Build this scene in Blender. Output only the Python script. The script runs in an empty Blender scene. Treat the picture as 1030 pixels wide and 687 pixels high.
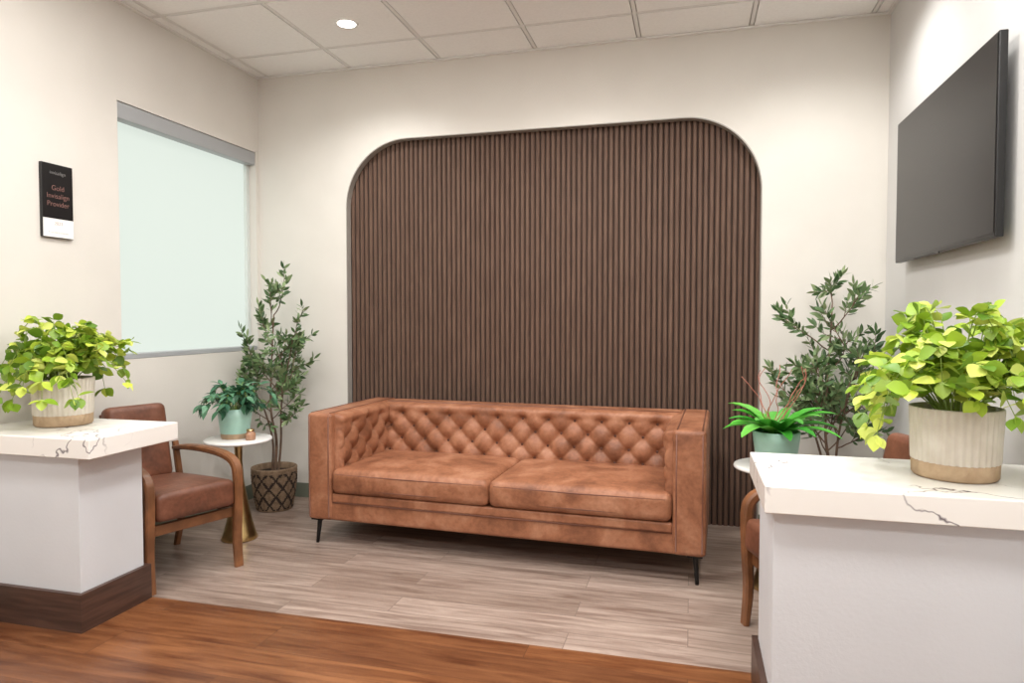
import bpy, bmesh, math, random
from mathutils import Vector, Matrix, Euler
random.seed(7)
S=bpy.context.scene
S.view_settings.view_transform='Standard'
S.view_settings.look='None'
S.view_settings.exposure=0.0

# ---------------------------------------------------------------- materials
def lin(c):
    o=[]
    for v in c:
        v/=255.0
        o.append(v/12.92 if v<=0.04045 else ((v+0.055)/1.055)**2.4)
    return (o[0],o[1],o[2],1.0)

def new_mat(name):
    m=bpy.data.materials.new(name); m.use_nodes=True
    nt=m.node_tree; b=nt.nodes['Principled BSDF']
    return m,nt,b

def N(nt,t,**kw):
    n=nt.nodes.new(t)
    for k,v in kw.items():
        setattr(n,k,v)
    return n

def mat(name,c1,c2=None,rough=0.5,metal=0.0,scale=6.0,stretch=(1,1,1),bump=0.0,bscale=None,detail=5,spec=0.5,lo=0.35,hi=0.65):
    m,nt,b=new_mat(name)
    tc=N(nt,'ShaderNodeTexCoord'); mp=N(nt,'ShaderNodeMapping'); mp.inputs['Scale'].default_value=stretch
    nt.links.new(tc.outputs['Object'],mp.inputs['Vector'])
    nz=N(nt,'ShaderNodeTexNoise'); nz.inputs['Scale'].default_value=scale; nz.inputs['Detail'].default_value=detail
    nt.links.new(mp.outputs[0],nz.inputs['Vector'])
    r=N(nt,'ShaderNodeValToRGB'); r.color_ramp.elements[0].position=lo; r.color_ramp.elements[1].position=hi
    r.color_ramp.elements[0].color=lin(c1); r.color_ramp.elements[1].color=lin(c2 or c1)
    nt.links.new(nz.outputs['Fac'],r.inputs[0]); nt.links.new(r.outputs[0],b.inputs['Base Color'])
    b.inputs['Roughness'].default_value=rough; b.inputs['Metallic'].default_value=metal
    b.inputs['Specular IOR Level'].default_value=spec
    if bump>0:
        n2=N(nt,'ShaderNodeTexNoise'); n2.inputs['Scale'].default_value=bscale or scale*8; n2.inputs['Detail'].default_value=4
        nt.links.new(mp.outputs[0],n2.inputs['Vector'])
        bp=N(nt,'ShaderNodeBump'); bp.inputs['Strength'].default_value=bump; bp.inputs['Distance'].default_value=0.01
        nt.links.new(n2.outputs['Fac'],bp.inputs['Height']); nt.links.new(bp.outputs[0],b.inputs['Normal'])
    return m

def leathermat(name,cd,cm,cl_,rough=0.5):
    m,nt,b=new_mat(name)
    tc=N(nt,'ShaderNodeTexCoord')
    n1=N(nt,'ShaderNodeTexNoise'); n1.inputs['Scale'].default_value=5; n1.inputs['Detail'].default_value=8; n1.inputs['Roughness'].default_value=.65; n1.inputs['Distortion'].default_value=.4
    nt.links.new(tc.outputs['Object'],n1.inputs['Vector'])
    r=N(nt,'ShaderNodeValToRGB'); cr=r.color_ramp; cr.elements.new(.5)
    for i,(p,c) in enumerate(((.34,cd),(.5,cm),(.68,cl_))):
        cr.elements[i].position=p; cr.elements[i].color=lin(c)
    nt.links.new(n1.outputs['Fac'],r.inputs[0])
    n2=N(nt,'ShaderNodeTexNoise'); n2.inputs['Scale'].default_value=55; n2.inputs['Detail'].default_value=6
    nt.links.new(tc.outputs['Object'],n2.inputs['Vector'])
    r2=N(nt,'ShaderNodeValToRGB'); r2.color_ramp.elements[0].position=.3; r2.color_ramp.elements[1].position=.6
    r2.color_ramp.elements[0].color=(.72,.70,.68,1); r2.color_ramp.elements[1].color=(1,1,1,1)
    nt.links.new(n2.outputs['Fac'],r2.inputs[0])
    mx=N(nt,'ShaderNodeMixRGB',blend_type='MULTIPLY'); mx.inputs[0].default_value=.6
    nt.links.new(r.outputs[0],mx.inputs[1]); nt.links.new(r2.outputs[0],mx.inputs[2]); nt.links.new(mx.outputs[0],b.inputs['Base Color'])
    b.inputs['Roughness'].default_value=rough; b.inputs['Specular IOR Level'].default_value=.4
    n3=N(nt,'ShaderNodeTexNoise'); n3.inputs['Scale'].default_value=14; n3.inputs['Detail'].default_value=8
    nt.links.new(tc.outputs['Object'],n3.inputs['Vector'])
    bp=N(nt,'ShaderNodeBump'); bp.inputs['Strength'].default_value=.35; bp.inputs['Distance'].default_value=.012
    nt.links.new(n3.outputs['Fac'],bp.inputs['Height']); nt.links.new(bp.outputs[0],b.inputs['Normal'])
    return m

def emis(name,c,s,base=None):
    m,nt,b=new_mat(name)
    b.inputs['Base Color'].default_value=lin(base or c)
    b.inputs['Emission Color'].default_value=lin(c); b.inputs['Emission Strength'].default_value=s
    b.inputs['Roughness'].default_value=.6
    return m

def leafmat(name,cols,rough=0.45,trans=0.15):
    m,nt,b=new_mat(name)
    g=N(nt,'ShaderNodeNewGeometry'); r=N(nt,'ShaderNodeValToRGB')
    cr=r.color_ramp
    while len(cr.elements)<len(cols): cr.elements.new(0.5)
    for i,c in enumerate(cols):
        cr.elements[i].position=i/(len(cols)-1); cr.elements[i].color=lin(c)
    nt.links.new(g.outputs['Random Per Island'],r.inputs[0])
    nt.links.new(r.outputs[0],b.inputs['Base Color'])
    b.inputs['Roughness'].default_value=rough
    tr=N(nt,'ShaderNodeBsdfTranslucent'); nt.links.new(r.outputs[0],tr.inputs['Color'])
    mx=N(nt,'ShaderNodeMixShader'); mx.inputs[0].default_value=trans
    out=nt.nodes['Material Output']
    nt.links.new(b.outputs[0],mx.inputs[1]); nt.links.new(tr.outputs[0],mx.inputs[2]); nt.links.new(mx.outputs[0],out.inputs['Surface'])
    return m

def plankmat(name,ca,cb,cg,rough,bw=1.25,bh=0.155,gs=1.0,mortar=0.0018,mc=(60,45,38),gfac=0.75):
    m,nt,b=new_mat(name)
    tc=N(nt,'ShaderNodeTexCoord')
    br=N(nt,'ShaderNodeTexBrick'); br.offset=0.37; br.offset_frequency=2
    br.inputs['Scale'].default_value=1.0
    br.inputs['Brick Width'].default_value=bw; br.inputs['Row Height'].default_value=bh
    br.inputs['Mortar Size'].default_value=mortar; br.inputs['Mortar Smooth'].default_value=0.3
    br.inputs['Color1'].default_value=(0,0,0,1); br.inputs['Color2'].default_value=(1,1,1,1); br.inputs['Mortar'].default_value=(0.5,0.5,0.5,1)
    nt.links.new(tc.outputs['Object'],br.inputs['Vector'])
    r=N(nt,'ShaderNodeValToRGB'); r.color_ramp.elements[0].color=lin(ca); r.color_ramp.elements[1].color=lin(cb)
    nt.links.new(br.outputs['Color'],r.inputs[0])
    mp=N(nt,'ShaderNodeMapping'); mp.inputs['Scale'].default_value=(1.2*gs,13*gs,1)
    add=N(nt,'ShaderNodeVectorMath',operation='MULTIPLY_ADD'); add.inputs[1].default_value=(7,3,5)
    nt.links.new(br.outputs['Color'],add.inputs[0]); nt.links.new(tc.outputs['Object'],add.inputs[2])
    nt.links.new(add.outputs[0],mp.inputs['Vector'])
    nz=N(nt,'ShaderNodeTexNoise'); nz.inputs['Scale'].default_value=2.2; nz.inputs['Detail'].default_value=9; nz.inputs['Roughness'].default_value=0.6; nz.inputs['Distortion'].default_value=0.6
    nt.links.new(mp.outputs[0],nz.inputs['Vector'])
    gr=N(nt,'ShaderNodeValToRGB'); gr.color_ramp.elements[0].position=0.30; gr.color_ramp.elements[1].position=0.68
    gr.color_ramp.elements[0].color=lin(cg); gr.color_ramp.elements[1].color=(1,1,1,1)
    nt.links.new(nz.outputs['Fac'],gr.inputs[0])
    mx=N(nt,'ShaderNodeMixRGB',blend_type='MULTIPLY'); mx.inputs[0].default_value=gfac
    nt.links.new(r.outputs[0],mx.inputs[1]); nt.links.new(gr.outputs[0],mx.inputs[2])
    m2=N(nt,'ShaderNodeMixRGB'); m2.inputs[2].default_value=lin(mc)
    nt.links.new(br.outputs['Fac'],m2.inputs[0]); nt.links.new(mx.outputs[0],m2.inputs[1])
    nt.links.new(m2.outputs[0],b.inputs['Base Color'])
    b.inputs['Roughness'].default_value=rough
    bp=N(nt,'ShaderNodeBump'); bp.inputs['Strength'].default_value=0.1; bp.inputs['Distance'].default_value=0.004
    nt.links.new(nz.outputs['Fac'],bp.inputs['Height']); nt.links.new(bp.outputs[0],b.inputs['Normal'])
    return m

def quartz(name):
    m,nt,b=new_mat(name)
    tc=N(nt,'ShaderNodeTexCoord')
    nz=N(nt,'ShaderNodeTexNoise'); nz.inputs['Scale'].default_value=2.3; nz.inputs['Detail'].default_value=5
    nt.links.new(tc.outputs['Object'],nz.inputs['Vector'])
    mx=N(nt,'ShaderNodeVectorMath',operation='MULTIPLY_ADD'); mx.inputs[1].default_value=(0.9,0.9,0.9)
    nt.links.new(nz.outputs['Color'],mx.inputs[0]); nt.links.new(tc.outputs['Object'],mx.inputs[2])
    vo=N(nt,'ShaderNodeTexVoronoi',feature='DISTANCE_TO_EDGE'); vo.inputs['Scale'].default_value=2.9
    nt.links.new(mx.outputs[0],vo.inputs['Vector'])
    r=N(nt,'ShaderNodeValToRGB'); r.color_ramp.elements[0].position=0.0; r.color_ramp.elements[1].position=0.018
    r.color_ramp.elements[0].color=(1,1,1,1); r.color_ramp.elements[1].color=(0,0,0,1)
    nt.links.new(vo.outputs['Distance'],r.inputs[0])
    n2=N(nt,'ShaderNodeTexNoise'); n2.inputs['Scale'].default_value=2.6
    nt.links.new(tc.outputs['Object'],n2.inputs['Vector'])
    r2=N(nt,'ShaderNodeValToRGB'); r2.color_ramp.elements[0].position=0.45; r2.color_ramp.elements[1].position=0.58
    nt.links.new(n2.outputs['Fac'],r2.inputs[0])
    mu=N(nt,'ShaderNodeMath',operation='MULTIPLY'); nt.links.new(r.outputs[0],mu.inputs[0]); nt.links.new(r2.outputs[0],mu.inputs[1])
    c=N(nt,'ShaderNodeMixRGB'); c.inputs[1].default_value=lin((234,231,226)); c.inputs[2].default_value=lin((92,80,88))
    nt.links.new(mu.outputs[0],c.inputs[0]); nt.links.new(c.outputs[0],b.inputs['Base Color'])
    b.inputs['Roughness'].default_value=0.25
    return m

M={}
M['wall']=mat('wall_paint',(216,212,205),(220,216,209),rough=0.6,scale=3,bump=0.05,bscale=120,spec=0.3)
M['wall_cool']=mat('wall_paint_cool',(208,207,205),(212,211,209),rough=0.6,scale=3,bump=0.05,bscale=120,spec=0.3)
M['pony']=mat('pony_wall_paint',(206,208,212),(210,212,216),rough=0.5,scale=3,bump=0.06,bscale=90)
M['tile']=mat('ceiling_tile',(247,247,246),(251,251,250),rough=0.9,scale=60,bump=0.12,bscale=160)
M['tbar']=mat('ceiling_grid_metal',(232,231,229),rough=0.45)
M['floor']=plankmat('floor_greywash',(178,160,148),(152,134,122),(156,138,130),0.36,gfac=0.85,mc=(118,102,92))
M['floor2']=plankmat('floor_walnut',(146,96,60),(116,74,47),(150,120,100),0.3,bw=1.6,bh=0.2,gs=0.9,mc=(88,54,34),gfac=0.95)
M['base']=mat('walnut_baseboard',(84,60,50),(62,44,37),rough=0.4,scale=5,stretch=(1,1,14))
M['cove']=mat('rubber_base',(112,118,104),rough=0.6)
M['slat']=mat('slat_wood',(104,81,68),(88,67,56),rough=0.62,scale=9,stretch=(6,6,0.5),bump=0.1,bscale=30,spec=.3)
M['slatback']=mat('slat_backing',(48,36,30),rough=0.9)
M['quartz']=quartz('quartz_countertop')
M['leather']=leathermat('cognac_leather',(118,73,50),(150,98,70),(174,124,96),.52)
M['leather_d']=mat('cognac_leather_seam',(98,58,42),(116,72,54),rough=0.5,scale=7)
M['button']=mat('leather_button',(86,50,35),rough=0.5)
M['chairlea']=leathermat('brown_chair_leather',(88,54,40),(110,68,50),(130,84,64),.42)
M['wood']=mat('chair_wood',(134,88,56),(104,66,40),rough=0.4,scale=6,stretch=(2,2,2),bump=0.05)
M['black']=mat('black_metal',(22,21,21),rough=0.4,metal=0.3)
M['gold']=mat('brushed_gold',(206,178,128),(186,158,108),rough=0.3,metal=1.0,scale=20)
M['marble']=mat('white_table_top',(238,236,232),(226,224,222),rough=0.25,scale=4)
M['tv']=mat('tv_screen',(26,25,26),rough=0.28,spec=.3)
M['tvb']=mat('tv_bezel',(14,14,15),rough=0.35)
M['alu']=mat('aluminium_grey',(168,171,174),rough=0.4,metal=0.1)
M['frame']=mat('pale_window_frame',(212,218,215),rough=0.4)
M['white']=mat('white_plastic',(238,238,236),rough=0.4)
M['signb']=mat('sign_black',(24,23,24),rough=0.3)
M['pink']=mat('sign_text_bronze',(150,112,104),rough=0.4)
M['grey']=mat('sign_grey',(150,148,146),rough=0.4)
M['cer']=mat('ribbed_ceramic',(214,207,196),(200,191,178),rough=0.6,scale=12,bump=0.1,bscale=60)
M['cerb']=mat('raw_clay_base',(180,155,126),(166,140,112),rough=0.8,scale=30,bump=0.2,bscale=120)
M['mint']=mat('mint_glaze',(168,206,192),(154,194,180),rough=0.35,scale=10)
M['soil']=mat('soil',(52,38,28),(34,25,18),rough=0.95,scale=40,bump=0.5)
M['bark']=mat('bark',(122,98,80),(90,70,56),rough=0.85,scale=20,bump=0.3)
M['twig']=mat('red_twig',(168,104,88),rough=0.6)
M['bask']=mat('seagrass',(150,126,102),(120,98,76),rough=0.85,scale=40,bump=0.5)
M['baskd']=mat('seagrass_dark',(58,46,38),(44,34,28),rough=0.85,scale=40,bump=0.5)
M['lime']=leafmat('lime_leaf',[(88,126,36),(124,158,42),(158,188,54),(196,212,80),(210,218,112),(146,176,54),(102,140,40)],0.4,0.25)
M['stem']=mat('green_stem',(136,158,70),rough=0.6)
M['olive']=leafmat('olive_leaf',[(60,90,52),(84,112,68),(110,136,90),(148,164,120)],0.5,0.15)
M['deep']=leafmat('deep_green_leaf',[(40,84,62),(62,112,82),(98,146,112),(50,98,68)],0.4,0.12)
M['fern']=leafmat('bright_fern_leaf',[(60,148,50),(84,176,60),(116,196,80)],0.35,0.2)
M['frost']=emis('frosted_window_glass',(228,238,229),0.88,(84,90,86))
M['led']=emis('led_lens',(255,252,244),9.0)
M['fill_glow']=emis('fill_panel_glow',(255,252,244),2.0)  # glow for the added out-of-frame fill panels
M['glass']=mat('amber_glass',(170,130,104),rough=0.15)

# ---------------------------------------------------------------- mesh helpers
def link(o): S.collection.objects.link(o); return o
def mesh_obj(name,vs,fs,m=None,smooth=False,parent=None,mi=None,mats=None):
    me=bpy.data.meshes.new(name); me.from_pydata([tuple(v) for v in vs],[],fs); me.update()
    o=link(bpy.data.objects.new(name,me))
    if mats:
        for x in mats: me.materials.append(x)
        if mi:
            for p,i in zip(me.polygons,mi): p.material_index=i
    elif m: me.materials.append(m)
    if smooth:
        for p in me.polygons: p.use_smooth=True
    if parent: o.parent=parent
    return o
def fixn(o):
    bm=bmesh.new(); bm.from_mesh(o.data); bmesh.ops.remove_doubles(bm,verts=bm.verts,dist=1e-5)
    bmesh.ops.recalc_face_normals(bm,faces=bm.faces); bm.to_mesh(o.data); bm.free(); return o
def empty(name,loc=(0,0,0),rz=0):
    e=bpy.data.objects.new(name,None); link(e); e.location=loc; e.rotation_euler=(0,0,rz); e.empty_display_size=0.1; return e
def box(name,x0,x1,y0,y1,z0,z1,m,parent=None,bev=0.0,seg=3):
    bm=bmesh.new(); bmesh.ops.create_cube(bm,size=1)
    for v in bm.verts:
        v.co=Vector(((x0+x1)/2+v.co.x*(x1-x0),(y0+y1)/2+v.co.y*(y1-y0),(z0+z1)/2+v.co.z*(z1-z0)))
    if bev>0: bmesh.ops.bevel(bm,geom=list(bm.edges),offset=bev,segments=seg,profile=0.5,affect='EDGES')
    me=bpy.data.meshes.new(name); bm.to_mesh(me); bm.free(); me.materials.append(m)
    o=link(bpy.data.objects.new(name,me))
    if bev>0:
        for p in me.polygons: p.use_smooth=True
        md=o.modifiers.new('wn','WEIGHTED_NORMAL')
    if parent: o.parent=parent
    return o
def boxes(name,lst,m,parent=None):
    vs=[];fs=[]
    for (x0,x1,y0,y1,z0,z1) in lst:
        b=len(vs)
        vs+=[(x0,y0,z0),(x1,y0,z0),(x1,y1,z0),(x0,y1,z0),(x0,y0,z1),(x1,y0,z1),(x1,y1,z1),(x0,y1,z1)]
        fs+=[[b+i for i in f] for f in [(0,3,2,1),(4,5,6,7),(0,1,5,4),(1,2,6,5),(2,3,7,6),(3,0,4,7)]]
    return mesh_obj(name,vs,fs,m,parent=parent)
def softbox(name,c,h,r,m,puff=0.0,n=10,parent=None,fn=None,puffy=0.0,rot=None):
    def axis(hh):
        a=[-hh+r*(1-math.cos(math.pi/2*i/4)) for i in range(4)]
        k=[-hh+r+(2*(hh-r))*i/n for i in range(n+1)]
        return a+k+[-x for x in reversed(a)]
    ax=[axis(h[i]) for i in range(3)]
    vs=[];fs=[]
    for d in range(3):
        u,v=(d+1)%3,(d+2)%3
        for s in (-1,1):
            b=len(vs)
            for i in ax[u]:
                for j in ax[v]:
                    p=[0,0,0]; p[d]=s*h[d]; p[u]=i; p[v]=j
                    q=Vector([max(-h[k]+r,min(h[k]-r,p[k])) for k in range(3)])
                    dd=Vector(p)-q
                    if dd.length>1e-9: dd=dd.normalized()*r
                    P=q+dd
                    fx=1-abs(P.x/h[0])**2.5; fy=1-abs(P.y/h[1])**2.5; fz=1-abs(P.z/h[2])**2.0
                    P.z+=(1 if P.z>0 else -0.3)*puff*max(fx,0)*max(fy,0)*abs(P.z/h[2])
                    P.y+=(1 if P.y>0 else -1)*puffy*max(fx,0)*max(fz,0)*abs(P.y/h[1])
                    if fn: P=fn(P)
                    vs.append(P)
            nu,nv=len(ax[u]),len(ax[v])
            for i in range(nu-1):
                for j in range(nv-1):
                    fs.append([b+i*nv+j,b+(i+1)*nv+j,b+(i+1)*nv+j+1,b+i*nv+j+1])
    R=Euler(rot).to_matrix() if rot else Matrix.Identity(3)
    vs=[R@v+Vector(c) for v in vs]
    o=mesh_obj(name,vs,fs,m,True,parent); fixn(o)
    for p in o.data.polygons: p.use_smooth=True
    return o
def lathe(name,prof,m,seg=48,parent=None,rib=0,ribd=0.0,loc=(0,0,0),mats=None,mfn=None,ribr=None):
    vs=[];fs=[];mi=[]
    for k,(r,z) in enumerate(prof):
        for i in range(seg):
            a=2*math.pi*i/seg; rr=r
            if rib and (ribr is None or ribr[0]<=z<=ribr[1]): rr=r-ribd*(0.5-0.5*math.cos(a*rib))
            vs.append((loc[0]+rr*math.cos(a),loc[1]+rr*math.sin(a),loc[2]+z))
    for k in range(len(prof)-1):
        for i in range(seg):
            j=(i+1)%seg
            fs.append([k*seg+i,k*seg+j,(k+1)*seg+j,(k+1)*seg+i]); mi.append(mfn(k,i) if mfn else 0)
    return mesh_obj(name,vs,fs,m,True,parent,mi,mats)
def catmull(P,n=8):
    P=[Vector(p) for p in P]; out=[]
    Q=[P[0]*2-P[1]]+P+[P[-1]*2-P[-2]]
    for i in range(1,len(Q)-2):
        for k in range(n):
            t=k/n
            out.append(0.5*((2*Q[i])+(Q[i+1]-Q[i-1])*t+(2*Q[i-1]-5*Q[i]+4*Q[i+1]-Q[i+2])*t*t+(3*Q[i]-Q[i-1]-3*Q[i+1]+Q[i+2])*t**3))
    out.append(P[-1]); return out
def tube(vs,fs,path,r0,r1,seg=6):
    b=len(vs); n=len(path)
    for i,p in enumerate(path):
        t=(path[min(i+1,n-1)]-path[max(i-1,0)]).normalized()
        a=t.cross(Vector((0.31,0.83,0.12))).normalized(); c=t.cross(a)
        r=r0+(r1-r0)*i/(n-1)
        for k in range(seg):
            an=2*math.pi*k/seg; vs.append(p+a*math.cos(an)*r+c*math.sin(an)*r)
    for i in range(n-1):
        for k in range(seg):
            l=(k+1)%seg
            fs.append([b+i*seg+k,b+i*seg+l,b+(i+1)*seg+l,b+(i+1)*seg+k])
    fs.append([b+k for k in range(seg)]); fs.append([b+(n-1)*seg+k for k in range(seg)])
def sweep_xz(name,pts,y,w,ths,m,parent):
    path=catmull([(p[0],0,p[1]) for p in pts],8); n=len(path); vs=[];fs=[]
    for i,p in enumerate(path):
        t=(path[min(i+1,n-1)]-path[max(i-1,0)]).normalized(); nn=Vector((-t.z,0,t.x))
        f=i/(n-1)*(len(ths)-1); k=min(int(f),len(ths)-2); th=ths[k]+(ths[k+1]-ths[k])*(f-k)
        c=0.25
        prof=[(-.5,-.5+c),(-.5+c*.6,-.5),(.5-c*.6,-.5),(.5,-.5+c),(.5,.5-c),(.5-c*.6,.5),(-.5+c*.6,.5),(-.5,.5-c)]
        for (a,b_) in prof:
            vs.append(p+nn*(b_*th)+Vector((0,y+a*w,0)))
    for i in range(n-1):
        for k in range(8):
            l=(k+1)%8; fs.append([i*8+k,i*8+l,(i+1)*8+l,(i+1)*8+k])
    fs.append(list(range(8))); fs.append([(n-1)*8+k for k in range(8)])
    o=mesh_obj(name,vs,fs,m,False,parent); fixn(o); 
    return o
def leaf(vs,fs,p,d,up,L,W,curl=0.15,prof=(0,.75,1.0,.75,0),fold=0.15):
    d=d.normalized(); s=d.cross(up)
    if s.length<1e-4: s=d.cross(Vector((1,0,0)))
    s.normalize(); n=s.cross(d).normalized()
    b=len(vs); k=len(prof)
    for i,w in enumerate(prof):
        t=i/(k-1)
        c=p+d*(L*t)-n*(curl*L*t*t)
        if w==0: vs.append(c)
        else:
            ww=w*W/2
            vs.append(c-s*ww+n*(fold*ww)); vs.append(c); vs.append(c+s*ww+n*(fold*ww))
    fs.append([b,b+2,b+1]); fs.append([b,b+3,b+2])
    for i in range(1,k-2):
        q=b+1+(i-1)*3
        fs.append([q,q+1,q+4,q+3]); fs.append([q+1,q+2,q+5,q+4])
    q=b+1+(k-3)*3
    fs.append([q,q+1,q+3]); fs.append([q+1,q+2,q+3])
def rdir(zmin=-1,zmax=1):
    z=random.uniform(zmin,zmax); a=random.uniform(0,2*math.pi); r=math.sqrt(max(0,1-z*z))
    return Vector((r*math.cos(a),r*math.sin(a),z))

# ---------------------------------------------------------------- room
XL,XR,YB,ZC,YF=-2.96,1.053,4.2,2.95,-2.6
YSPLIT=2.5
box('floor',XL-.1,XR+.1,YSPLIT,YB+.15,-0.06,0,M['floor'])
box('floor_walnut',XL-.1,XR+.1,YF-.1,YSPLIT,-0.06,0,M['floor2'])
wy0,wy1,wz0,wz1=2.98,4.165,1.035,2.42
boxes('wall_left',[(XL-.16,XL,YF,wy0,0,ZC+.08),(XL-.16,XL,wy1,YB+.15,0,ZC+.08),(XL-.16,XL,wy0,wy1,0,wz0),(XL-.16,XL,wy0,wy1,wz1,ZC+.08)],M['wall'])
box('wall_right',XR,XR+.12,YF,YB+.15,0,ZC+.08,M['wall_cool'])
box('wall_rear',XL-.16,XR+.12,YF-.1,YF,0,ZC+.08,M['wall'])
ax0,ax1,az,ar=-2.28,0.395,2.455,0.44; T=0.055
arc=[(ax0,0.0)]
K=20
for i in range(K+1):
    a=math.pi-math.pi/2*i/K; arc.append((ax0+ar+ar*math.cos(a),az-ar+ar*math.sin(a)))
for i in range(K+1):
    a=math.pi/2-math.pi/2*i/K; arc.append((ax1-ar+ar*math.cos(a),az-ar+ar*math.sin(a)))
arc.append((ax1,0.0))
poly=[(XL-.1,0.0)]+arc+[(XR+.1,0.0),(XR+.1,ZC+.08),(XL-.1,ZC+.08)]
bm=bmesh.new()
vv=[bm.verts.new((x,YB,z)) for x,z in poly]
f=bm.faces.new(vv)
ext=bmesh.ops.extrude_face_region(bm,geom=[f])
for g in ext['geom']:
    if isinstance(g,bmesh.types.BMVert): g.co.y+=T
bmesh.ops.recalc_face_normals(bm,faces=bm.faces)
bmesh.ops.triangulate(bm,faces=[q for q in bm.faces if len(q.verts)>4])
me=bpy.data.meshes.new('wall_back'); bm.to_mesh(me); bm.free(); me.materials.append(M['wall'])
link(bpy.data.objects.new('wall_back',me))
tv=[];tf=[]
cx=(ax0+ax1)/2
for i,(x,z) in enumerate(arc):
    tv+= [(x,YB-0.003,z),(x,YB+T,z)]
for (x,z) in arc:
    x=x+(0.005 if x<cx else -0.005); z=z-0.005 if z>0.01 else z
    tv+=[(x,YB-0.003,z),(x,YB+T,z)]
n=len(arc)
for i in range(n-1):
    a=2*i; b=2*(i+1); c=2*n+2*i; d=2*n+2*(i+1)
    tf+=[[a,b,d,c],[c,d,d+1,c+1],[a+1,b+1,b,a]]
fixn(mesh_obj('trim_1',tv,tf,mat('niche_edge_metal',(158,153,146),rough=0.5)))
sp=empty('fluted_wood_panel',(0,0,0))
box('backing',ax0-.1,ax1+.1,YB+T+.015,YB+T+.04,0,az+.08,M['slatback'],sp)
vs=[];fs=[]
pitch=0.0335; w=0.0256; x=ax0-.05
while x<ax1+.06:
    y0=YB+T+.002; y1=YB+T+.018
    pr=[(x-w/2,y1),(x-w/2,y0+.007),(x-w/2+.006,y0),(x+w/2-.006,y0),(x+w/2,y0+.007),(x+w/2,y1)]
    b=len(vs)
    for (px,py) in pr: vs+=[(px,py,0.0),(px,py,az+.06)]
    for i in range(5): fs.append([b+2*i,b+2*i+2,b+2*i+3,b+2*i+1])
    x+=pitch
mesh_obj('slats',vs,fs,M['slat'],parent=sp)
# ceiling
cg=0.64
xs=[.324+cg*k for k in range(-6,3)]
ys=[3.85-cg*k for k in range(-1,12)]
tiles=[]
g=0.016
def cl(v,a,b): return max(a,min(b,v))
for i in range(len(xs)-1):
    for j in range(len(ys)-1):
        x0,x1=cl(xs[i],XL,XR),cl(xs[i+1],XL,XR); y1,y0=cl(ys[j],YF,YB),cl(ys[j+1],YF,YB)
        if x1-x0>.03 and y1-y0>.03: tiles.append((x0+g,x1-g,y0+g,y1-g,ZC-.004,ZC+.02))
ce=boxes('ceiling',tiles+[(XL-.1,XR+.1,YF-.1,YB+.1,ZC+.02,ZC+.06)],M['tile'])
bars=[]
for x in xs:
    if XL<x<XR: bars.append((x-.0105,x+.0105,YF,YB,ZC-.002,ZC+.019))
for y in ys:
    if YF<y<YB: bars.append((XL,XR,y-.0105,y+.0105,ZC-.0022,ZC+.0185))
boxes('trim_2',bars,M['tbar'])
boxes('trim_3',[(XL,XL+.022,YF,YB,ZC-.014,ZC-.006),(XR-.022,XR,YF,YB,ZC-.014,ZC-.006),(XL+.022,XR-.022,YB-.022,YB,ZC-.014,ZC-.006)],M['tbar'])
boxes('baseboard_back',[(XL,ax0,YB-.008,YB,0,.1),(ax1,XR,YB-.008,YB,0,.1)],M['cove'])
boxes('baseboard_left',[(XL,XL+.008,2.54,YB-.01,0,.1),(XL,XL+.008,YF,2.1,0,.1)],M['cove'])
boxes('baseboard_right',[(XR-.008,XR,2.5,YB-.01,0,.1),(XR-.008,XR,YF,2.0,0,.1)],M['cove'])

# window
wn=empty('window_1',(0,0,0))
box('frosted_pane',XL-.10,XL-.08,wy0,wy1,wz0,wz1,M['frost'],wn)
box('roller_cassette',XL-.07,XL-.004,wy0+.002,wy1-.002,wz1-.09,wz1-.002,M['alu'],wn,0.004,1)
boxes('side_frame',[(XL-.08,XL-.055,wy1-.03,wy1-.001,wz0,wz1-.09),(XL-.08,XL-.055,wy0+.001,wy0+.03,wz0,wz1-.09)],M['frame'],wn)
box('bottom_rail',XL-.08,XL-.005,wy0+.002,wy1-.002,wz0+.001,wz0+.03,M['alu'],wn,0.003,1)

# counters
def pony(name,bx0,bx1,by0,by1,sx0,sx1,sy0,sy1,left):
    e=empty(name)
    box('half_wall',bx0,bx1,by0,by1,0,.712,M['pony'],e,0.003,1)
    box('quartz_slab',sx0,sx1,sy0,sy1,.712,.79,M['quartz'],e,0.004,2)
    t=.02
    if left: L=[(bx0,bx1+t,by0-t,by0,0,.155),(bx0,bx1+t,by1,by1+t,0,.155),(bx1,bx1+t,by0,by1,0,.155)]
    else: L=[(bx0-t,bx1,by0-t,by0,0,.155),(bx0-t,bx1,by1,by1+t,0,.155),(bx0-t,bx0,by0,by1,0,.155)]
    boxes('base_moulding',L,M['base'],e)
pony('reception_counter',XL+.001,-2.36,2.15,2.475,XL+.001,-2.24,2.09,2.56,True)
pony('reception_counter',.235,XR-.001,2.06,2.44,.205,XR-.001,2.0,2.5,False)

# TV
tv=empty('wall_mounted_television')
ty0=2.635
box('tv_body',.99,1.018,ty0,3.785,1.535,2.225,M['tvb'],tv,0.004,2)
box('screen',.9885,.9895,ty0+.008,3.777,1.55,2.217,M['tv'],tv)
boxes('mount',[(1.018,XR,3.0,3.4,1.75,2.0),(1.018,XR-.01,2.9,2.94,1.65,2.1),(1.018,XR-.01,3.42,3.46,1.65,2.1)],M['black'],tv)
box('logo_tab',.985,.99,3.16,3.2,1.528,1.536,M['tvb'],tv)

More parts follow.
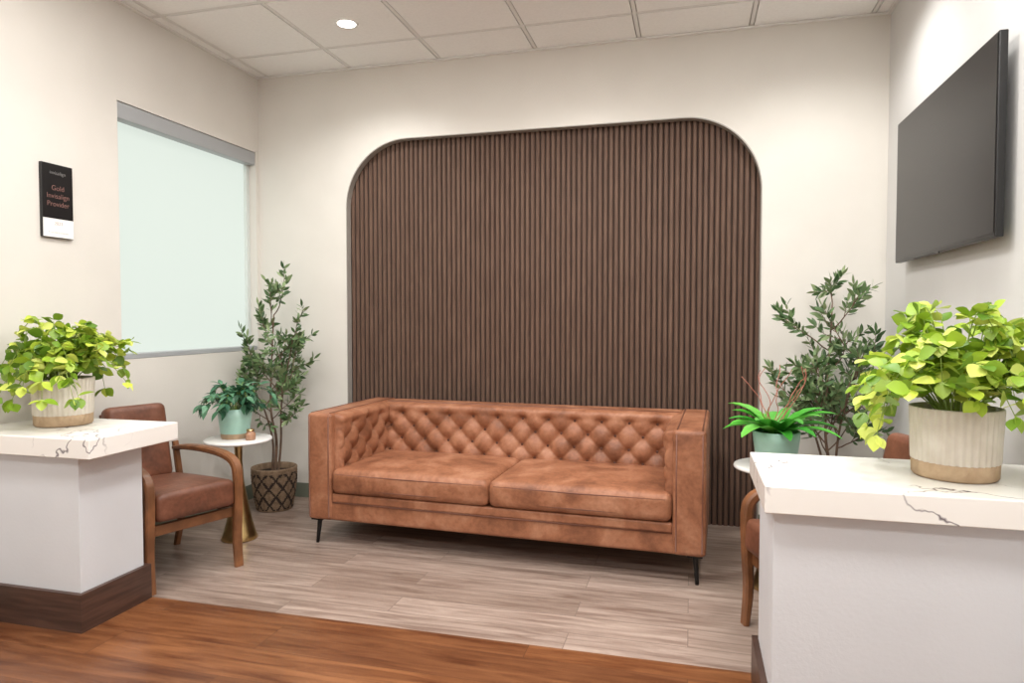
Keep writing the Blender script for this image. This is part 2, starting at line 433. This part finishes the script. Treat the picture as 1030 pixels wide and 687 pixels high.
# sign
sg=empty('award_sign')
sx=XL+.018
box('panel',XL,sx,2.52,2.685,1.645,1.995,M['signb'],sg,0.002,1)
box('lower_card',sx,sx+.001,2.522,2.683,1.647,1.735,M['white'],sg)
def text(s,y,z,size,m):
    cu=bpy.data.curves.new('lettering','FONT'); cu.body=s; cu.size=size; cu.align_x='CENTER'; cu.extrude=0.0002; cu.offset=-.0004
    o=link(bpy.data.objects.new('lettering',cu)); cu.materials.append(m)
    o.rotation_euler=(math.pi/2,0,math.pi/2); o.location=(sx+.0015,y,z); o.parent=sg
text('invisalign',2.602,1.945,.024,M['grey']); text('Gold',2.602,1.87,.034,M['pink']); text('Invisalign',2.602,1.832,.034,M['pink']); text('Provider',2.602,1.794,.034,M['pink'])
text('2023',2.602,1.705,.022,M['pink']); text('A certified practice',2.602,1.665,.014,M['grey'])

# downlights
def downlight(x,y,energy,size=2.5):
    e=empty('recessed_downlight',(x,y,ZC-.005))
    lathe('ring',[(.05,-.001),(.058,-.005),(.066,-.004),(.068,0.0)],M['white'],40,e)
    lathe('lens',[(.0001,-.002),(.051,-.002)],M['led'],40,e)
    l=bpy.data.lights.new('spot','SPOT'); l.energy=energy; l.spot_size=size; l.spot_blend=0.8; l.shadow_soft_size=.06; l.color=(1,.985,.955)
    o=link(bpy.data.objects.new('spot',l)); o.parent=e; o.location=(0,0,-.02)
downlight(-1.92,3.56,58)
downlight(-.64,3.42,54)
downlight(.62,3.5,50)
def fill_panel(x,y,p):  # general fill: unseen area light and glowing sheet, added to brighten the room
    e=empty('added_fill_panel',(x,y,ZC-.004))
    box('fill_panel_face',-.29,.29,-.29,.29,-.006,0,M['fill_glow'],e)
    l=bpy.data.lights.new('fill_light','AREA'); l.shape='SQUARE'; l.size=.56; l.energy=p; l.color=(1,.988,.968)
    o=link(bpy.data.objects.new('fill_light',l)); o.parent=e; o.location=(0,0,-.012)
for x in (-1.916,-.636,.644):
    fill_panel(x,-.95,24)
    fill_panel(x,.97,22)
fill_panel(-1.916,2.25,18); fill_panel(-.636,2.25,27); fill_panel(.644,2.25,16)  # added fill row above the frame, lights the sofa from above

# ---------------------------------------------------------------- sofa
def sofa():
    W,D,H=2.14,.80,.735
    e=empty('tufted_leather_sofa',(-2.06,3.325,0),math.radians(-2.4))
    L=M['leather']; at=.155; zb=.14
    softbox('base_frame',(W/2,D/2,(zb+.29)/2),(W/2-.01,D/2-.01,(.29-zb)/2),.018,L,n=6,parent=e)
    box('front_rail_upper',at,W-at,.0,.03,.245,.293,L,e,.01,3)
    vs=[];fs=[]; tube(vs,fs,[Vector((at,.008,.243)),Vector((W/2,.006,.243)),Vector((W-at,.008,.243))],.004,.004,8)
    mesh_obj('rail_piping',vs,fs,M['leather_d'],True,e)
    for s,x0 in ((0,0.0),(1,W-at)):
        softbox('arm',(x0+at/2,D/2,(zb+H)/2),(at/2,D/2,(H-zb)/2),.022,L,n=8,parent=e,puffy=.004)
        for xx in (x0+.018,x0+at-.018):
            vs=[];fs=[]
            tube(vs,fs,[Vector((xx,-.001,zb+.02)),Vector((xx,-.003,.4)),Vector((xx,-.0,H-.02))],.0035,.0035,8)
            mesh_obj('arm_piping',vs,fs,M['leather_d'],True,e)
        vs=[];fs=[]
        for xx in (x0+.02,x0+at-.02):
            tube(vs,fs,[Vector((xx,.02,H-.001)),Vector((xx,D/2,H-.0005)),Vector((xx,D-.02,H-.001))],.0035,.0035,8)
        mesh_obj('arm_top_piping',vs,fs,M['leather_d'],True,e)
    softbox('back',(W/2,D-.075,(zb+H)/2-.002),(W/2-at+.01,.075,(H-zb)/2-.002),.018,L,n=8,parent=e)
    vs=[];fs=[]
    tube(vs,fs,[Vector((at,D-.14,H-.006)),Vector((W/2,D-.14,H-.005)),Vector((W-at,D-.14,H-.006))],.004,.004,8)
    mesh_obj('back_piping',vs,fs,M['leather_d'],True,e)
    a=.158;b=.152; ztop=.660
    def crease(v,k=.5):
        return abs(math.sin(math.pi*v))**k
    def tuft(x,z):
        zz=z-ztop
        p=x/a+zz/b; q=x/a-zz/b
        dm=(crease(p,.75)*crease(q,.75))
        if zz>0: 
            t=min(1,zz/.03); t=t*t*(3-2*t)
            h=dm*(1-t)+(.45+.5*crease(x/a,.5))*t
        else: h=dm
        pi_=round(p); qi=round(q)
        best=9
        for dp in (-1,0,1):
            for dq in (-1,0,1):
                P=pi_+dp;Q=qi+dq
                bx=a*(P+Q)/2; bz=b*(P-Q)/2
                if bz>0.001: continue
                best=min(best,math.hypot(x-bx,zz-bz))
        return h*.016-.027*math.exp(-(best/.022)**1.3)
    def pad(name,length,z0,z1,place,x_off):
        nx=int(length/.0055); nz=int((z1-z0)/.0055)
        vs=[];fs=[]
        for i in range(nx+1):
            for j in range(nz+1):
                x=length*i/nx; z=z0+(z1-z0)*j/nz
                ex=min(x,length-x); ez=z1-z
                fe=min(1,ex/.03); fz=min(1,ez/.03)
                fall=math.sqrt(max(0,1-(1-fe)**2))*math.sqrt(max(0,1-(1-fz)**2))
                d=(.043+tuft(x-x_off,z))*fall
                vs.append(place(x,z,d))
        for i in range(nx):
            for j in range(nz):
                k=i*(nz+1)+j; fs.append([k,k+nz+1,k+nz+2,k+1])
        o=mesh_obj(name,vs,fs,L,True,e); return o
    Lb=W-2*at
    yb=D-.15
    pad('tufted_back_pad',Lb,.32,H-.006,lambda x,z,d:(at+x,yb+.006-d-(.0 if z>.7 else (.7-z)*.12),z),Lb/2)
    La=D-.15-.04
    pad('tufted_arm_pad',La,.32,H-.008,lambda x,z,d:(at-.008+d,.04+x,z),La/2)
    pad('tufted_arm_pad',La,.32,H-.008,lambda x,z,d:(W-at+.008-d,.04+La-x,z),La/2)
    bm=bmesh.new()
    def btn(c,n):
        mt=Matrix.Translation(c)@n.to_track_quat('Z','Y').to_matrix().to_4x4()@Matrix.Diagonal((1,1,.5,1))
        bmesh.ops.create_uvsphere(bm,u_segments=12,v_segments=8,radius=.0115,matrix=mt)
    for r in range(4):
        z=ztop-r*b/2; off=0 if r%2==0 else a/2
        for k in range(-7,8):
            x=Lb/2+off+k*a
            if .03<x<Lb-.03: btn(Vector((at+x,yb+.006-.019-(.7-z)*.12,z)),Vector((0,-1,0)))
        for k in range(-3,4):
            x=La/2+off+k*a
            if .05<x<La-.05:
                btn(Vector((at-.008+.019,.04+x,z)),Vector((1,0,0)))
                btn(Vector((W-at+.008-.019,.04+La-x,z)),Vector((-1,0,0)))
    me=bpy.data.meshes.new('buttons'); bm.to_mesh(me); bm.free(); me.materials.append(M['button'])
    for p in me.polygons: p.use_smooth=True
    o=link(bpy.data.objects.new('buttons',me)); o.parent=e
    cw=(Lb-.006)/2
    for i in range(2):
        softbox('seat_cushion',(at+.002+cw/2+i*(cw+.002),.30,.363),(cw/2,.315,.068),.034,L,puff=.022,n=14,parent=e,puffy=.008)
        vs=[];fs=[]; x0=at+.002+i*(cw+.002)
        for zz in (.327,.405):
            tube(vs,fs,[Vector((x0+.03,-.012,zz)),Vector((x0+cw/2,-.021,zz)),Vector((x0+cw-.03,-.012,zz))],.0028,.0028,8)
        mesh_obj('cushion_piping',vs,fs,M['leather_d'],True,e)
    for x,sx_ in ((.05,-1),(W-.05,1)):
        for y,sy_ in ((.05,-1),(D-.05,1)):
            vs=[];fs=[]
            tube(vs,fs,[Vector((x,y,zb+.005)),Vector((x+sx_*.006,y+sy_*.006,.06)),Vector((x+sx_*.01,y+sy_*.012,0))],.014,.009,10)
            mesh_obj('leg',vs,fs,M['black'],True,e)
            box('leg_bracket',x-.035,x+.035,y-.035,y+.035,zb-.006,zb+.004,M['black'],e)
sofa()

# ---------------------------------------------------------------- armchairs
def chair(loc,rz):
    e=empty('wooden_frame_armchair',loc,rz)
    for y in (-.222,.222):
        sweep_xz('arm_and_front_leg',[(-.28,.545),(-.15,.562),(.05,.568),(.2,.556),(.275,.525),(.3,.46),(.296,.3),(.29,.15),(.302,.0)],y,.045,[.022,.03,.032,.034,.04,.042,.04,.034,.026],M['wood'],e)
        sweep_xz('rear_leg',[(-.285,.58),(-.25,.42),(-.22,.28),(-.245,.13),(-.285,.0)],y,.032,[.026,.034,.042,.034,.026],M['wood'],e)
        box('side_rail',-.23,.285,y-.013,y+.013,.265,.315,M['wood'],e,.005,2)
    box('front_rail',.26,.285,-.21,.21,.255,.305,M['wood'],e,.005,2)
    box('rear_rail',-.245,-.22,-.21,.21,.265,.315,M['wood'],e,.005,2)
    softbox('seat_cushion',(.04,0,.372),(.285,.196,.066),.028,M['chairlea'],puff=.018,n=8,parent=e,rot=(0,-.06,0))
    softbox('back_cushion',(-.245,0,.605),(.045,.155,.20),.035,M['chairlea'],puff=.0,n=8,parent=e,rot=(0,-.2,0))
    box('top_rail',-.322,-.30,-.155,.155,.72,.765,M['wood'],e,.006,2)
    for y in (-.11,0,.11):
        sweep_xz('back_slat',[(-.24,.3),(-.28,.55),(-.31,.75)],y,.03,[.014,.014],M['wood'],e)
    return e
chair((-2.57,2.825,0),math.radians(-20))
chair((.585,2.785,0),math.radians(199))

# ---------------------------------------------------------------- side tables
def table(x,y):
    e=empty('round_side_table',(x,y,0))
    lathe('top',[(.0001,.557),(.17,.557),(.182,.561),(.185,.567),(.182,.575),(.175,.578),(.0001,.578)],M['marble'],64,e)
    lathe('pedestal',[(.0001,0),(.098,0),(.1,.006),(.09,.03),(.07,.10),(.05,.2),(.028,.33),(.02,.45),(.022,.53),(.05,.55),(.06,.558)],M['gold'],48,e)
table(-2.49,3.31); table(.385,3.33)

# ---------------------------------------------------------------- plants
def inroom(p,m=.02): return XL+m<p.x<XR-m and p.y<YB-m and p.z>.02
def ribbed_pot(e,R=.125,H=.205):
    lathe('pot',[(.0001,0),(R*.88,0),(R*.92,.006),(R*.93,.045),(R*.935,.047),(R*.95,.05),(R*.97,H*.6),(R,H-.004),(R*.99,H),(R*.92,H),(R*.9,H-.02),(R*.88,.05)],None,180,e,rib=36,ribd=.006,ribr=(.046,H-.003),mats=[M['cer'],M['cerb']],mfn=lambda k,i:1 if k<4 else 0)
    lathe('soil',[(.0001,H-.03),(R*.9,H-.03)],M['soil'],32,e)
def lime_plant(x,y,z,seed,R=.3,ns=58,Z=1.0):
    random.seed(seed)
    e=empty('potted_lime_eucalyptus',(x,y,z))
    H=.205; ribbed_pot(e,.122,H)
    vs=[];fs=[];sv=[];sf=[]
    for i in range(ns):
        a=2*math.pi*i*0.618+random.uniform(-.2,.2)
        kind=i%5
        reach=R*random.uniform(.6,1.1)*(1 if kind>1 else .45)
        top=random.uniform(.09,.24)*(1.0 if kind>1 else 1.25)*Z
        droop=random.uniform(.02,.28)*(reach/R)
        P=[]
        for k in range(8):
            s=k/7
            P.append(Vector((math.cos(a+s*.3)*(.03+reach*s),math.sin(a+s*.3)*(.03+reach*s),H-.03+top*math.sin(min(1,s*1.25)*math.pi/2)-droop*s**2.6+.02*s)))
        Q=[]
        for p in P:
            if p.z>.09 and XL+.08<p.x+x<XR-.08: Q.append(p)
            else: break
        P=Q
        if len(P)<3: continue
        tube(sv,sf,P,.0026,.0012,5)
        for k in range(2,len(P)):
            t=(P[k]-P[k-1]).normalized()
            side=t.cross(Vector((0,0,1))).normalized()
            for sd in (-1,1):
                ang=random.uniform(-.7,.7)
                d=(side*sd*math.cos(ang)+Vector((0,0,1))*math.sin(ang)+t*.5).normalized()
                up=(Vector((0,0,1))+rdir()*1.0).normalized()
                Ls=random.uniform(.04,.064)
                p=P[k]+t*random.uniform(-.012,.012)
                if p.z+min(0,d.z)*Ls<.05: continue
                wp=p+Vector((x,y,z))+d*Ls
                if not (XL+.05<wp.x<XR-.05): continue
                leaf(vs,fs,p,d,up,Ls,Ls*random.uniform(.72,.92),random.uniform(0,.3),(0,.72,1.0,.95,.6,0),.2)
            if k==len(P)-1 and inroom(P[k]+Vector((x,y,z)),.1) and P[k].z>.1: leaf(vs,fs,P[k],t,Vector((0,0,1)),.05,.04,.1,(0,.72,1,.95,.6,0),.2)
    mesh_obj('leaves',vs,fs,M['lime'],True,e); mesh_obj('stems',sv,sf,M['stem'],True,e)
lime_plant(-2.68,2.375,.792,3,.25,62,1.08)
lime_plant(.763,2.27,.792,5,.275,70,1.14)

def basket(e,R=.145,H=.28):
    nz=28; prof=[(.0001,0)]+[(R*(.78+.22*math.sin(min(1,k/nz*1.15)*math.pi/2))+(.002 if k%2 else 0),H*k/nz) for k in range(nz+1)]+[(R*.93,H),(R*.9,H-.04)]
    seg=120
    def mf(k,i):
        if k>nz: return 0
        if k>nz-3 or k<2: return 0
        u=i/seg*10; v=(k/nz)*2.6
        p=abs(((u+v)%1)-.5); q=abs(((u-v)%1)-.5)
        return 1 if (p<.11 or q<.11) else 0
    lathe('woven_basket',prof,None,seg,e,mats=[M['bask'],M['baskd']],mfn=mf,rib=60,ribd=.003)
    lathe('soil',[(.0001,H-.04),(R*.92,H-.04)],M['soil'],32,e)
def olive(x,y,seed,top=1.52,spread=.30,nbs=(13,8,4)):
    random.seed(seed)
    e=empty('potted_olive_tree',(x,y,0)); basket(e)
    sv=[];sf=[];vs=[];fs=[]
    O=Vector((x,y,0))
    def twig(p0,d,L,r,lvl):
        P=[p0];dd=d.normalized()
        for k in range(7):
            dd=(dd+rdir()*.2+Vector((0,0,.08))).normalized()
            q=P[-1]+dd*L/7
            w=q+O
            if w.x<XL+.05: q.x=XL+.05-x; 
            if w.x>XR-.05: q.x=XR-.05-x
            if w.y>YB-.05: q.y=YB-.05-y
            P.append(q)
        tube(sv,sf,P,r,r*.4,5)
        for k in range(2 if lvl else 4,8):
            t=(P[k]-P[k-1]).normalized()
            for sd in (-1,1):
                s=t.cross(rdir()).normalized()
                dr=(s*sd+t*.9).normalized()
                Ls=random.uniform(.042,.068)
                p=P[k]-t*random.uniform(0,L/10)
                if inroom(p+dr*Ls+O,.012): leaf(vs,fs,p,dr,rdir(),Ls,Ls*.35,.1,(0,.8,1,.7,0),.1)
            if k==7 and inroom(P[k]+t*.06+O,.012): leaf(vs,fs,P[k],t,rdir(),.06,.018,.1,(0,.8,1,.7,0),.1)
        if lvl==0:
            for k in (3,4,5,6):
                t=(P[k]-P[k-1]).normalized(); twig(P[k],(t*.7+rdir()*.9+Vector((0,0,.1))).normalized(),L*random.uniform(.4,.6),r*.55,1)
    trunks=[(0,0),(.02,.01),(-.02,.0)]
    for ti,(tx,ty) in enumerate(trunks):
        hgt=[top-.24,top-.5,top-.78][ti]
        ex=[0,.09,-.07][ti]
        P=catmull([(tx,ty,.2),(tx*1.4+.012,ty+.01,.45),(tx*2-.015+ex*.4,ty-.01,.7),(tx*2+.01+ex,ty-.03*ti,hgt)],6)
        tube(sv,sf,P,[.012,.009,.008][ti],.004,7)
        nb=nbs[ti]
        for i in range(nb):
            f=.45+.55*(i+1)/nb
            p=P[int(f*(len(P)-1))]
            a=i*2.4+ti*1.3+seed; up=.3+1.0*f*f*random.uniform(.5,1.2)
            d=Vector((math.cos(a),math.sin(a),up))
            twig(p,d,spread*random.uniform(.75,1.2)*(1.1-.4*f),.0042,0)
    mesh_obj('leaves',vs,fs,M['olive'],True,e); mesh_obj('branches',sv,sf,M['bark'],True,e)
olive(-2.66,3.90,11,1.52,.34,(10,6,3))
olive(.71,3.88,23,1.54,.33,(13,8,4))

def mintpot(e,R=.088,H=.15):
    lathe('pot',[(.0001,0),(R*.76,0),(R*.8,.004),(R*.83,.03),(R*.84,.032),(R*.95,H*.7),(R,H),(R*.93,H),(R*.9,H-.02)],None,56,e,mats=[M['mint'],M['cerb']],mfn=lambda k,i:1 if k<3 else 0)
    lathe('soil',[(.0001,H-.02),(R*.92,H-.02)],M['soil'],32,e)
def small_plant(x,y):
    random.seed(31)
    e=empty('potted_trailing_plant',(x,y,.578)); mintpot(e,.094,.17)
    vs=[];fs=[];sv=[];sf=[]
    for i in range(28):
        a=i*2.4; reach=random.uniform(.08,.22); top=random.uniform(.07,.19); P=[]
        for k in range(7):
            s=k/6; P.append(Vector((math.cos(a)*(.01+reach*s),math.sin(a)*(.01+reach*s),.14+top*math.sin(s*2.0)-reach*.3*s**3)))
        tube(sv,sf,P,.002,.001,5)
        for k in range(2,7):
            t=(P[k]-P[k-1]).normalized(); side=t.cross(Vector((0,0,1))).normalized()
            for sd in (-1,1):
                d=(side*sd*.8+t+rdir()*.35).normalized(); L=random.uniform(.045,.07)
                leaf(vs,fs,P[k],d,(Vector((0,0,1))+rdir()*.4),L,L*.55,.35,(0,.8,1,.8,.4,0),.2)
    mesh_obj('leaves',vs,fs,M['deep'],True,e); mesh_obj('stems',sv,sf,M['stem'],True,e)
small_plant(-2.51,3.31)
def fern(x,y):
    random.seed(5)
    e=empty('potted_birds_nest_fern',(x,y,.578)); mintpot(e,.105,.165)
    vs=[];fs=[]
    for i in range(26):
        a=i*2.4+random.uniform(-.2,.2); el=random.uniform(.15,.75); L=random.uniform(.20,.30); W=random.uniform(.055,.075)
        b=len(vs); n=12; hd=Vector((math.cos(a),math.sin(a),0)); s=Vector((-math.sin(a),math.cos(a),0))
        p=Vector((0,0,.14))+hd*.02; an=el+.35
        for k in range(n+1):
            t=k/n
            w=W*.5*(math.sin(math.pi*min(1,.12+t*.88))**.6)*(1+.08*math.sin(k*2.3+i)); 
            if k==n: w=.002
            up=Vector((-math.cos(a)*math.sin(an),-math.sin(a)*math.sin(an),math.cos(an)))
            vs+= [p-s*w+up*w*.35,p,p+s*w+up*w*.35]
            p=p+(hd*math.cos(an)+Vector((0,0,1))*math.sin(an))*(L/n); an-=1.15/n
        for k in range(n):
            q=b+k*3; fs+=[[q,q+1,q+4,q+3],[q+1,q+2,q+5,q+4]]
    mesh_obj('fronds',vs,fs,M['fern'],True,e)
    sv=[];sf=[]
    for i in range(8):
        p=Vector((random.uniform(-.03,.03),random.uniform(-.03,.03),.12)); pts=[p]; d=Vector((random.uniform(-.4,.4),random.uniform(-.3,.3),1))
        for k in range(10):
            d=(d+Vector((random.uniform(-.8,.8),random.uniform(-.8,.8),.5))).normalized(); p=p+d*.038; pts.append(p)
        tube(sv,sf,catmull(pts,5),.0026,.0016,5)
    mesh_obj('curly_twigs',sv,sf,M['twig'],True,e)
fern(.385,3.30)
j=empty('glass_jar',(-2.38,3.27,.578))
lathe('jar',[(.0001,0),(.024,0),(.028,.006),(.028,.035),(.02,.045),(.02,.052),(.017,.052),(.016,.04)],M['glass'],32,j)
lathe('lid',[(.021,.050),(.022,.06),(.0001,.062)],M['gold'],32,j)

# ---------------------------------------------------------------- world + camera
w=bpy.data.worlds.new('world'); S.world=w; w.use_nodes=True
w.node_tree.nodes['Background'].inputs[0].default_value=(.8,.9,1,1); w.node_tree.nodes['Background'].inputs[1].default_value=.3
cam=bpy.data.cameras.new('camera'); cam.sensor_width=36; cam.lens=23.77
co=link(bpy.data.objects.new('camera',cam)); co.location=(0,0,1.26)
co.rotation_euler=(math.radians(90-1.98),0,math.radians(14.8))
S.camera=co
